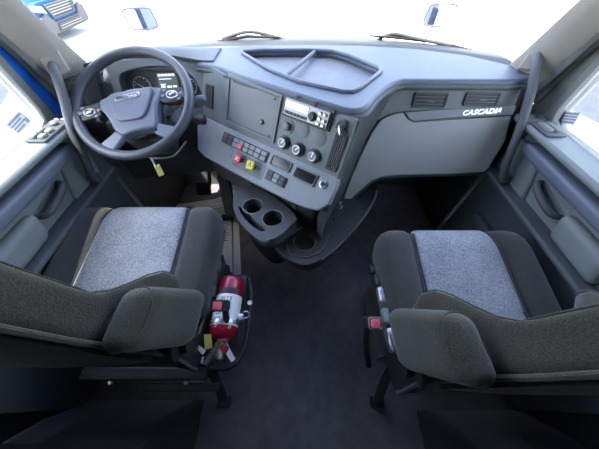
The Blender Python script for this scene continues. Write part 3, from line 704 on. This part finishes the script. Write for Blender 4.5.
obj('arm', tube(smoothpoly([(-.625, 1.16, .21), (-.605, 1.18, .30), (-.61, 1.21, .42)], 4, False), .013, 10), 'mid', br)

# ================================================================== SEATS
def seat(sgn, cx, hw, inw, yf, y0, ins_in, dy, label, name):
    """sgn -1 driver; cushion from y0 (rear) to yf (front); inner side faces the aisle"""
    s = empty(name, (cx, (yf+y0)/2, 0), label, 'seat')
    cy = (yf+y0)/2; hy = (yf-y0)/2; zf = lambda y: .53+(y-y0)/(yf-y0)*.075
    def shape(x, y, z, x0, crown):
        Y = y+cy; X = x+x0
        t = (X-cx)/hw
        X = X - sgn*0 + .05*(-t if abs(t) > .6 else 0)*0
        # narrow a little to the front corners
        k = 1-.10*max(0, (Y-(yf-.12))/.12)**2
        X = cx+(X-cx)*k
        zz = z+zf(Y)-.055 + (crown if z > 0 else 0)
        # front roll-off
        fr = max(0, (Y-(yf-.09))/.09); zz -= .03*fr*fr if z > 0 else 0
        return (X, Y, zz)
    bw = (hw-inw)/2
    for sd in (-1, 1):
        x0 = cx+sd*(inw+bw)
        obj('side_bolster', soft(bw+.004, hy, .062, .045, 14, lambda x, y, z, x0=x0, sd=sd: shape(x, y, z, x0, .014*(1-abs(x/bw)**2))), 'dfab', s, smooth=80)
    mp_ = obj('centre_insert', soft(inw+.003, hy-.003, .062, .020, 16, lambda x, y, z: shape(x, y, z, cx, .003)), 'ins', s, smooth=80)
    for sd in (-1, 1):
        obj('seam', tube([(shape(sd*inw, -hy+.02+(2*hy-.05)*i/14, .06, cx, .0)) for i in range(15)], .0035, 6), 'dfab', s)
    yy = y0+.09
    obj('seam', tube([(cx-inw+2*inw*i/8, yy, zf(yy)+.008) for i in range(9)], .002, 6), 'dfab', mp_)
    obj('seam', tube([(cx, y0+.09+(yf-y0-.13)*i/10, zf(y0+.09+(yf-y0-.13)*i/10)+.0085-.02*max(0, (i-8)/2)**2) for i in range(11)], .0012, 6), 'dfab', mp_)
    # seat pan and base
    obj('seat_pan', soft(hw-.02, hy-.02, .035, .02, 8), 'darker', s, T=Matrix.Translation((cx, cy, .455)))
    obj('suspension_skirt', soft(hw-.075, hy*.86, .20, .03, 10, lambda x, y, z: (x, y, z+.0) if 0 else (x*(1+.03*sin(z*60)), y*(1+.02*sin(z*60)), z)), 'black', s, T=Matrix.Translation((cx-0*sgn, cy-.02, .215)))
    # backrest
    inner = lambda z: hw-.02-(.10 if sgn < 0 else .13)*min(1, max(0, (z-.62)/.35))**.7-.02*max(0, (z-.97)/.4)
    def bs(x, y, z):
        Z = z+.96; t = x/hw                       # z in -.38 .. .38
        h = inner(Z); X = cx+t*h
        yr = .078+dy - .02*max(0, Z-1.0)
        hump = max(0, min(1, (.86-Z)/.18))*max(0, min(1, (Z-.56)/.10)); hump = hump*hump*(3-2*hump)
        front = .155+(.115*abs(t)**3+.03)*hump - .02*max(0, (Z-.9)/.4)
        wing = abs(t)**2*.014
        u = (y+.06)/.12
        return (X, yr+u*(front+dy-yr-.0)+wing*u, Z)
    obj('backrest', soft(hw, .06, .38, .030, 18, bs), 'bfab', s, smooth=80)
    def edge_pts(tx, y): return [bs(tx*hw, y, -.36+.72*i/20) for i in range(21)]
    for sd in (-1, 1):
        bk = obj('piping', tube([Vector(p)+Vector((0, -.004, 0)) for p in edge_pts(sd*.985, -.055)], .006, 8), 'bfab', s)
        obj('piping', tube(edge_pts(sd*.95, .056), .002, 6), 'bfab', s)
    bmk = B(); rows = []
    for i in range(12):
        z = -.33+.68*i/11
        rows.append([Vector(bs(t*hw*.93, -.06, z))+Vector((0, -.012-.012*(1-t*t), 0)) for t in (-1, -.8, -.4, 0, .4, .8, 1)])
    obj('back_cover', grid(rows, bmk, thick=.01), 'black', s, smooth=60)
    # stowed armrest on the aisle side
    ax = cx-sgn*(hw+.005)
    def arm(x, y, z):
        t = (z+.107)/.214
        k = 1-.14*t
        return (x*(1-.05*t)+sgn*.045*t, y*k+.040-.060*t, z)
    obj('armrest', soft((.040), .078, .107, .036, 16, arm), 'bfab', s, smooth=80, T=Matrix.Translation((ax, .145+dy, .715)))
    obj('armrest_seam', tube([Vector(arm(.0405*cos(a*pi/12)*.98, .0785*sin(a*pi/12)*.98, .088))+Vector((ax, .145+dy, .715)) for a in range(24)], .0025, 6, closed=True), 'bfab', s)
    obj('armrest_pivot', tube([(ax+sgn*.04, .12+dy, .60), (ax-sgn*.012, .12+dy, .60)], .028, 16), 'darker', s)
    # frame plate down the side under the arm
    xi = cx-sgn*(hw-.008)
    obj('side_frame', prism(smoothpoly([(.03, .44), (.02, .60), (.05, .65), (.11, .62), (.12, .50), (.40, .48), (.40, .43), (.10, .42)], 3), -.006, .006), 'darker', s, T=Matrix(((0, 0, 1, xi), (1, 0, 0, .04+dy), (0, 1, 0, 0), (0, 0, 0, 1))), bevel=.003)
    obj('recline_rod', tube(smoothpoly([(xi-sgn*.01, .075+dy, .62), (xi-sgn*.016, .06+dy, .52), (xi-sgn*.008, .062+dy, .47)], 5, False), .006, 8), 'dark', s)
    return s
DS = seat(-1, -.62, .300, .165, .640, .20, 0, 0, 'driver seat with light grey insert and stowed armrest, facing the steering wheel', 'driver_seat')
PS = seat(1, .575, .285, .150, .520, .12, 0, -.055, 'passenger seat with light grey insert and stowed armrest, facing the glove panel', 'passenger_seat')
# control levers on the passenger seat's aisle side
for y, z, m_, L_ in ((.385, .50, 'darker', .02), (.325, .52, 'darker', .02), (.275, .525, 'satin', .030), (.205, .525, 'mid', .026), (.135, .525, 'satin', .034)):
    obj('height_lever', soft(.012, L_, .016, .009, 6), m_, PS, T=Matrix.Translation((.283, y, z)))
for y, z in ((.30, .49), (.40, .49)): obj('height_lever', soft(.012, .022, .014, .009, 6), 'dark', DS, T=Matrix.Translation((-.318, y, z)))

# seat belt buckles
def buckle(x, y, z, s, label):
    b = empty('seat_belt_buckle', (x, y, z), label, 'buckle')
    T = Matrix.Translation((x, y, z)) @ Matrix.Rotation(R(18), 4, 'X')
    obj('housing', soft(.020, .017, .038, .008, 6), 'darker', b, T=T @ Matrix.Translation((0, 0, -.01)))
    obj('release_button', soft(.0135, .012, .006, .003, 5), 'pink', b, T=T @ Matrix.Translation((0, 0, .027)))
    obj('button_frame', tube([(p[0], p[1], .026) for p in rrect(-.018, .018, -.015, .015, .004, 3)], .0022, 6, closed=True), 'satin' if s > 0 else 'darker', b, T=T)
    obj('stalk', tube(smoothpoly([T @ Vector((0, 0, -.045)), Vector((x, y-.04, z-.11)), Vector((x+s*.02, y-.09, z-.20))], 5, False), .011, 8), 'darker', b)
    return b
buckle(-.247, .222, .585, -1, 'black buckle with red release button beside the fire extinguisher')
buckle(.218, .172, .585, 1, 'black buckle with red release button and bright rim beside the passenger seat')
# tether straps to the floor
for s, x, lab in ((-1, -.315, 'black tether strap from the driver seat down to the floor'), (1, .325, 'black tether strap from the passenger seat down to the floor')):
    t = empty('tether_strap', (x, 0, 0), lab, 'strap')
    pts = [(x, .085, .40), (x-.0*s, .07, .33), (x+s*.01, .03, .18), (x+s*.02, -.02, .03)]
    rows = [[Vector(p)+Vector((-.022, 0, 0)), Vector(p)+Vector((.022, 0, 0))] for p in smoothpoly(pts, 4, False)]
    obj('webbing', grid(rows, thick=.004), 'black', t)
    obj('strap_anchor', soft(.028, .022, .018, .006, 5), 'darker', t, T=Matrix.Translation((x+s*.02, -.025, .018)))
    obj('strap_clip', soft(.026, .016, .012, .005, 5), 'darker', t, T=Matrix.Translation((x, .085, .405)))
# slide rails under the driver seat, aisle side, seen behind
rl = empty('seat_rail', (-.45, .0, .3), 'black cross rail with bright bolts behind the driver seat', 'rail')
obj('rail', soft(.20, .018, .018, .006, 6), 'darker', rl, T=Matrix.Translation((-.50, .055, .42)))
obj('rail', soft(.13, .012, .010, .004, 6), 'darker', rl, T=Matrix.Translation((-.40, .02, .36)))
for x in (-.36, -.60): obj('bolt', lathe([(.007, 0), (.007, .008), (0, .008)], 6), 'satin', rl, T=Matrix.Translation((x, .034, .425)) @ Matrix.Rotation(R(90), 4, 'X'))
obj('rail_clip', tube([(p[0]-.335, .035, p[1]+.40) for p in rrect(-.018, .018, -.016, .016, .004, 3)], .0025, 6, closed=True), 'satin', rl)
# black cloth covers behind both seats
def cover(x0, x1, y0, y1, zt, label):
    rows = []
    for j in range(13):
        y = y0+(y1-y0)*j/12; row = []
        for i in range(21):
            x = x0+(x1-x0)*i/20
            e = min(i, 20-i)/2.0; f = min(j, 12-j)/1.5
            z = zt*min(1, e+.02, f+.02)+.012*sin(y*70+1.5*sin(x*9))+.008*noise.noise(Vector((x*9, y*9, 0)))
            row.append(Vector((x, y, max(.004, z))))
        rows.append(row)
    return tag(obj('cloth_cover', grid(rows, thick=.006), 'black', smooth=70), label, 'cover')
cover(-.98, -.43, -.62, -.02, .33, 'black wrinkled cloth cover on the floor behind the driver seat')
cover(.52, .98, -.62, -.06, .28, 'black wrinkled cloth cover on the floor behind the passenger seat')

# ================================================================== FIRE EXTINGUISHER
fe = empty('fire_extinguisher', (-.272, .25, .40), 'red fire extinguisher lying beside the driver seat', 'fire extinguisher')
TE = Matrix.Translation((-.262, .365, .460)) @ Matrix.Rotation(R(90), 4, 'X')     # local z -> -y
r = .046
prof = [(0, 0), (r*.8, 0), (r*.96, .006), (r, .016), (r, .185)]+[(r*cos(R(a)), .185+r*.95*sin(R(a))) for a in (15, 30, 45, 58, 68)]+[(.016, .238), (.016, .245), (0, .245)]
obj('cylinder', lathe(prof, 36), 'red', fe, T=TE, smooth=50)
lab = obj('label', tube([(0, 0, .075), (0, 0, .178)], r+.0008, 36), 'white', fe, T=TE)
# label printing, bent on the cylinder (faces up)
def patch(a0, a1, z0, z1, rr, n=6):
    rows = [[Vector((rr*cos(R(a0+(a1-a0)*i/n)), rr*sin(R(a0+(a1-a0)*i/n)), z)) for i in range(n+1)] for z in (z0, z1)]
    return grid(rows)
# local +y -> world +z ; angles around 90 face up
obj('label_print', patch(40, 120, .052, .072, r+.0010), 'darker', lab, T=TE)
bm = B()
def add(bm, o):
    me = bpy.data.meshes.new('t'); o.to_mesh(me); o.free(); bm.from_mesh(me); bpy.data.meshes.remove(me)
for (a0, a1, z0, z1) in ((62, 70, .084, .100), (74, 86, .084, .088), (78, 82, .088, .100), (90, 94, .084, .100), (97, 103, .084, .100), (106, 110, .084, .1)): add(bm, patch(a0, a1, z0, z1, r+.0016, 2))
obj('label_print', bm, 'ink', lab, T=TE)
bm = B()
for k in range(7): add(bm, patch(58, 88, .110+k*.008, .112+k*.008, r+.0016, 3))
for k in range(4): add(bm, patch(94, 122, .112+k*.014, .118+k*.014, r+.0016, 3))
obj('label_print', bm, 'ink', lab, T=TE)
obj('strap_band', tube([(0, 0, .160), (0, 0, .172)], r+.003, 36), 'satin', fe, T=TE)
obj('strap_latch', soft(.010, .012, .014, .005, 5), 'satin', fe, T=Matrix.Translation((-.205, .215, .470)))
obj('latch_ring', tube([(-.190+.012*cos(a*pi/8), .225+.012*sin(a*pi/8), .474) for a in range(16)], .0015, 6, closed=True), 'chrome', fe)
obj('valve', lathe([(.014, .236), (.017, .245), (.017, .275), (.010, .282), (0, .282)], 18), 'metal', fe, T=TE)
g = obj('pressure_gauge', lathe([(.015, 0), (.015, .008), (.013, .009), (.013, .007), (0, .007)], 24), 'chrome', fe, T=Matrix.Translation((-.246, .120, .468)) @ Matrix.Rotation(R(25), 4, 'X'))
obj('gauge_dial', lathe([(.0125, 0), (0, .0005)], 20), 'redp', g, T=Matrix.Translation((-.246, .1165, .4755)) @ Matrix.Rotation(R(25), 4, 'X'))
obj('squeeze_lever', prism([(-.010, -.0), (.010, 0), (.007, -.085), (-.007, -.085)], -.0015, .0015), 'chrome', fe, T=Matrix.Translation((-.256, .145, .485)) @ Matrix.Rotation(R(18), 4, 'X') @ Matrix.Rotation(R(-30), 4, 'Z'))
obj('carry_handle', prism([(-.010, 0), (.010, 0), (.007, -.075), (-.007, -.075)], -.0015, .0015), 'white', fe, T=Matrix.Translation((-.262, .145, .45)) @ Matrix.Rotation(R(40), 4, 'Z'))
obj('inspection_tag', prism([(-.012, 0), (.012, 0), (.014, .04), (-.008, .045)], -.0006, .0006), 'tag', fe, T=Matrix.Translation((-.285, .115, .50)) @ Matrix.Rotation(R(20), 4, 'X') @ Matrix.Rotation(R(15), 4, 'Z'))
obj('pin_tag', prism([(-.006, 0), (.008, 0), (.004, .05), (-.004, .05)], -.0006, .0006), 'white', fe, T=Matrix.Translation((-.300, .105, .49)) @ Matrix.Rotation(R(55), 4, 'Z'))
eb = empty('extinguisher_bracket', (-.25, .2, .4), 'black wire bracket curving around the red fire extinguisher', 'bracket')
obj('wire_loop', tube(smoothpoly([(-.215, .395, .395), (-.196, .33, .40), (-.192, .25, .405), (-.192, .16, .405), (-.205, .10, .41), (-.235, .072, .42), (-.29, .068, .43)], 6, False), .0075, 10), 'darker', eb)
obj('wire_end', lathe([(.009, 0), (.009, .012), (0, .012)], 12), 'white', eb, T=Matrix.Translation((-.193, .285, .408)) )
obj('back_plate', soft(.045, .14, .004, .003, 6), 'darker', eb, T=Matrix.Translation((-.268, .27, .397)))
obj('side_stay', soft(.006, .11, .03, .004, 6), 'darker', eb, T=Matrix.Translation((-.326, .22, .43)))
obj('white_tab', prism([(-.02, -.01), (.02, -.02), (.02, .0), (-.016, .006)], -.001, .001), 'white', eb, T=Matrix.Translation((-.335, .10, .44)))

# ================================================================== PAPER MAT
pm = empty('paper_floor_mat', (-.6, .9, .004), 'white printed paper floor mat beside and under the driver seat', 'mat')
TP = Matrix.Translation((-.341, .50, .003)) @ Matrix.Rotation(R(11.5), 4, 'Z')
obj('sheet', prism([(-.42, .0), (-.052, 0), (-.050, .84), (-.09, .79), (-.10, .80), (-.42, .70)], 0, .0015), 'paper', pm, T=TP)
obj('border_strip', prism([(-.046, 0), (.0, 0), (.004, .83), (-.03, .845)], 0, .0018), 'white', pm, T=TP)
obj('fold', tube([(-.049, 0, .002), (-.047, .82, .002)], .0025, 6), 'ink', pm, T=TP)
bm = B()
for k in range(18): box(bm, -.20, -.056, .03+k*.028, .0306+k*.028, .0016, .0022)
for k in range(5): box(bm, -.20+k*.03, -.1994+k*.03, .02, .60, .0016, .0022)
for k in range(15):
    x = -.18
    while x < -.075:
        L_ = random.uniform(.008, .026); box(bm, x, min(x+L_, -.066), .36+k*.022, .3665+k*.022, .0016, .0024); x += L_+.006
obj('print_lines', bm, 'ink', pm, T=TP)
text('lettering', 'URE', .050, TP @ Matrix.Translation((-.135, .19, .003)), 'ink', pm, .0003, 0, .001)
obj('far_fold', box(B(), -.52, -.10, .69, .70, .001, .004), 'white', pm, T=TP)
obj('sheet_edge', box(B(), -.50, -.06, .735, .775, .001, .003), 'white', pm, T=TP)

# ================================================================== OUTSIDE THE CAB
# wipers
def wiper(pts, blade, lab):
    w_ = empty('wiper', pts[0], lab, 'wiper')
    obj('wiper_arm', tube(smoothpoly(pts, 4, False), .008, 8), 'seal', w_)
    obj('wiper_blade', tube(blade, [.004]+[.007]*(len(blade)-2)+[.004], 8), 'darker', w_)
    obj('pivot_cap', lathe([(.018, 0), (.018, .02), (.010, .03), (0, .03)], 16), 'darker', w_, T=Matrix.Translation(Vector(pts[0])-Vector((0, 0, .02))))
wiper([(-.06, 1.50, .930), (-.16, 1.49, .955), (-.27, 1.475, .972), (-.40, 1.46, .945)], [(-.52, 1.43, .925), (-.40, 1.455, .940), (-.27, 1.47, .955), (-.10, 1.48, .948)], 'black wiper arm and blade at the foot of the windshield, driver half')
wiper([(.40, 1.49, .930), (.47, 1.47, .965), (.58, 1.44, .955), (.75, 1.38, .94)], [(.36, 1.48, .955), (.50, 1.46, .952), (.70, 1.41, .945), (.93, 1.28, .925)], 'black wiper arm and blade at the foot of the windshield, passenger half')
# hood
hd = empty('truck_hood', (0, 2.3, .3), 'blue truck hood in front of the windshield', 'hood')
rows = []
for j in range(9):
    t = j/8; y = 1.56+1.5*t; row = []
    for i in range(17):
        a = -1+i/8
        z = (.80-.34*t**1.6)-(.05+.05*t)*abs(a)**2-.30*max(0, abs(a)-.72)*(1.6)
        row.append(Vector((a*(.98-.12*t), y, z)))
    rows.append(row)
obj('hood_top', grid(rows, thick=-.02), 'blue', hd, smooth=60)
for s in (-1, 1): obj('fender', soft(.09, .75, .45, .08, 8), 'blue', hd, T=Matrix.Translation((s*1.0, 2.3, .05)))
# hood mirrors
def hmirror(s, cx, cz, lab):
    m = empty('hood_mirror', (cx, 2.2, cz), lab, 'mirror')
    yaw = (19 if s < 0 else 10)*s
    T = Matrix.Translation((cx, 2.2, cz)) @ Matrix.Rotation(R(-yaw), 4, 'Z') @ Matrix.Rotation(R(91), 4, 'X')
    out = smoothpoly([(-.098, -.035), (-.080, -.075), (.0, -.086), (.085, -.080), (.108, -.050), (.100, .03), (.085, .072), (.0, .082), (-.085, .076), (-.104, .045)], 4)
    out = [Vector((v[0]*.93, v[1]*.72)) for v in out]
    if s > 0: out = [Vector((-v[0], v[1])) for v in out][::-1]
    obj('housing', prism(out, -.05, .0), 'chrome' if 0 else 'seal', m, bevel=.012, seg=3, T=T)
    obj('frame', tube([(v[0], v[1], .002) for v in out], .0055, 8, closed=True), 'dark', m, T=T)
    obj('mirror_face', prism([v*.96 for v in out], .0, .003), 'mirror', m, T=T)
    obj('bracket_arm', tube(smoothpoly([(cx, 2.23, cz-.07), (cx+.02*-s, 2.25, cz-.13), (s*1.0, 2.28, .49)], 4, False), .014, 8), 'satin', m)
hmirror(-1, -1.165, .885, 'hood mirror outside the windshield, on the driver side fender')
hmirror(1, 1.022, .905, 'hood mirror outside the windshield, on the passenger side fender')

# parked car, front facing +x
car = empty('parked_car', (-10.2, 11.3, -1.2), 'blue and silver parked car with dark grille beyond the driver side of the windshield', 'car')
CY, FX, CS = 10.75, -8.35, 1.17
def csec(x):   # half width, roof/hood height above ground at distance d behind the nose
    return x
def cp(d, y, z): return Vector((FX-d*CS, CY+y*CS, -1.2+z*CS))
prof = [(0, .52, .62), (.03, .80, .78), (.10, .90, .86), (.35, .95, .95), (.9, .97, 1.02), (1.35, .97, 1.06), (2.1, .97, 1.08), (3.8, .97, 1.08), (4.5, .93, 1.05), (4.6, .85, .8)]
rows = []
for d, hw_, top in prof:
    rows.append([cp(d+.15*abs(a)**3 * (1 if d < .5 else 0), a*max(hw_, .9), z) for a, z in ((-1, .30), (-1.0, top*.75), (-.93, top*.93), (-.6, top*.99), (0, top), (.6, top*.99), (.93, top*.93), (1.0, top*.75), (1, .30))])
obj('body', grid(rows, thick=-.01), 'carb', car, smooth=50)
rows = []
for d, hw_, top in ((1.25, .80, 1.06), (1.9, .72, 1.48), (2.6, .70, 1.62), (3.7, .68, 1.58), (4.4, .75, 1.08)):
    rows.append([cp(d, a*hw_*k, z) for a, k, z in ((-1, 1.12, 1.03), (-1, 1, top*.97), (0, 1, top), (1, 1, top*.97), (1, 1.12, 1.03))])
obj('cabin', grid(rows, thick=-.01), 'gloss', car, smooth=30)
# front end: bumper, grille, intake, lamps (local: u along y, w up, facing +x)
TF = Matrix(((0, 0, CS, FX+.02), (CS, 0, 0, CY), (0, CS, 0, -1.2), (0, 0, 0, 1)))
obj('bumper', prism([(-.96, .25), (-.80, .20), (.80, .20), (.96, .25), (.97, .58), (.72, .66), (.55, .44), (-.55, .44), (-.72, .66), (-.97, .58)], -.22, .06), 'carw', car, bevel=.03, T=TF)
obj('front_panel', prism([(-.95, .40), (.95, .40), (.93, .80), (.7, .86), (-.7, .86), (-.93, .80)], -.25, 0), 'carb', car, bevel=.04, T=TF)
gr = obj('grille', prism([(-.50, .50), (.50, .50), (.60, .80), (-.60, .80)], .0, .05, [[(-.45, .53), (.45, .53), (.54, .77), (-.54, .77)]]), 'carw', car, bevel=.01, T=TF)
obj('grille_back', prism([(-.47, .52), (.47, .52), (.56, .78), (-.56, .78)], .0, .015), 'darker', gr, T=TF)
for k in range(4): obj('grille_bar', box(B(), -.46-k*.02, .46+k*.02, .565+k*.055, .585+k*.055, .015, .035), 'metal', gr, T=TF)
it = obj('lower_intake', prism([(-.62, .24), (.62, .24), (.50, .40), (-.50, .40)], .055, .085), 'darker', car, bevel=.01, T=TF)
for k in range(2): obj('intake_bar', box(B(), -.52, .52, .28+k*.05, .295+k*.05, .085, .10), 'metal', it, T=TF)
for s in (-1, 1):
    obj('headlamp', prism([(s*.62, .62), (s*.95, .70), (s*.96, .84), (s*.66, .79)], -.10, .04), 'lamp', car, bevel=.015, T=TF)
    for d in (.95, 3.7):
        wv = obj('wheel', lathe([(0, -.11), (.30, -.11), (.34, -.08), (.34, .08), (.30, .11), (0, .11)], 28), 'tyre', car, T=Matrix.Translation(cp(d, s*.88, .34)) @ Matrix.Scale(CS, 4) @ Matrix.Rotation(R(90), 4, 'X'))
        obj('hubcap', lathe([(.20, -.12), (.20, .12)], 16), 'carw', wv, T=Matrix.Translation(cp(d, s*.88, .34)) @ Matrix.Scale(CS, 4) @ Matrix.Rotation(R(90), 4, 'X'))
